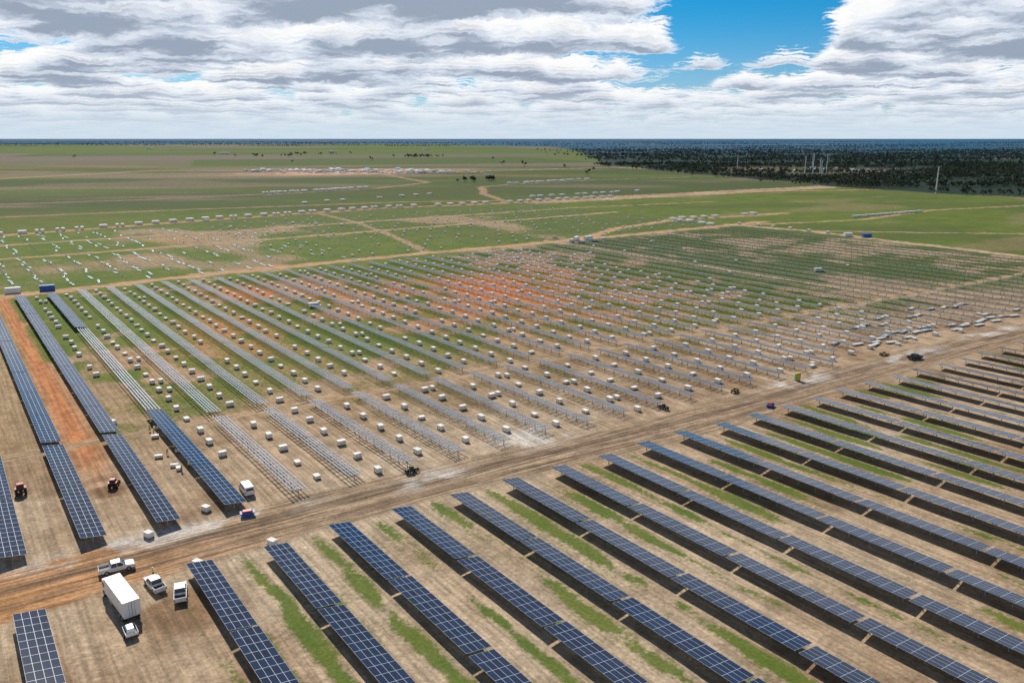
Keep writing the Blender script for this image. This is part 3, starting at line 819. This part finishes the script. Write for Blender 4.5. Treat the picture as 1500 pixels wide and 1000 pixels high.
bias=mth(nt,'ADD',bias,mth(nt,'MULTIPLY',gauss(-.30,.150,.42,.025),.12))
bias=mth(nt,'ADD',bias,mth(nt,'MULTIPLY',smooth(nt,z,.2,.5),-.05))
wob=noise(nt,comb(nt,mth(nt,'MULTIPLY',x,26.),mth(nt,'MULTIPLY',y,26.),mth(nt,'MULTIPLY',z,60.)),1.,5,.62)
wob=mth(nt,'ADD',1.,mth(nt,'MULTIPLY',mth(nt,'SUBTRACT',wob,.5),.16))
px=mth(nt,'MULTIPLY',mth(nt,'DIVIDE',x,zc),wob); py=mth(nt,'MULTIPLY',mth(nt,'DIVIDE',y,zc),wob)
hz=smooth(nt,z,0.,.070,1.,0.)
NL=7
above=smooth(nt,z,.2,.55,.95,.42)    # clouds above the view dimmed to cut ambient light; bases also darker
layers=[]
for i in range(NL):
    f=i/(NL-1); h=1.+.23*f; tt=.055*f**1.2
    base=np.array((.34,.41,.52)); top=np.array((1.04,1.03,1.02))
    cc=tuple(base+(top-base)*min(1,f*1.4)**.75)
    vec=comb(nt,mth(nt,'MULTIPLY',px,h),mth(nt,'MULTIPLY',py,h),h*.8+4.)
    n=noise(nt,vec,.86,6,.57)
    d=mth(nt,'ADD',n,bias)
    a=smooth(nt,d,.462+tt,.462+tt+.065)
    thick=smooth(nt,d,.49+tt,.62+tt)
    edge=tuple(min(1.05,c_+.42*(1-f)) for c_ in cc)
    colr=mixc(nt,thick,edge,cc)
    colr=mixc(nt,mth(nt,'MULTIPLY',hz,.70),colr,(.76,.84,.92))
    layers.append((a,colr))
cl=layers[-1][1]; al=layers[-1][0]
for a,colr in reversed(layers[:-1]):
    cl=mixc(nt,a,cl,colr)
    al=mth(nt,'SUBTRACT',1.,mth(nt,'MULTIPLY',mth(nt,'SUBTRACT',1.,al),mth(nt,'SUBTRACT',1.,a)))
b2=nt.nodes.new('ShaderNodeBackground'); nt.links.new(cl,b2.inputs[0]); nt.links.new(above,b2.inputs[1])
mx=nt.nodes.new('ShaderNodeMixShader'); nt.links.new(al,mx.inputs[0]); nt.links.new(bg1.outputs[0],mx.inputs[1]); nt.links.new(b2.outputs[0],mx.inputs[2]); bgs=mx.outputs[0]
b3=nt.nodes.new('ShaderNodeBackground'); b3.inputs[0].default_value=(.66,.79,.91,1); b3.inputs[1].default_value=.92
mx=nt.nodes.new('ShaderNodeMixShader'); nt.links.new(mth(nt,'MULTIPLY',smooth(nt,z,0.,.045,1.,0.),.8),mx.inputs[0]); nt.links.new(bgs,mx.inputs[1]); nt.links.new(b3.outputs[0],mx.inputs[2])
nt.links.new(mx.outputs[0],out.inputs[0])

# ---------------------------------------------------------------- camera
cd=bpy.data.cameras.new('camera'); cam=bpy.data.objects.new('camera',cd); COL.objects.link(cam)
cam.location=(0,0,67.5); cam.rotation_euler=(math.radians(90-14.32),0,0)
cd.lens=28; cd.sensor_width=36; cd.clip_start=.5; cd.clip_end=120000
C.camera=cam
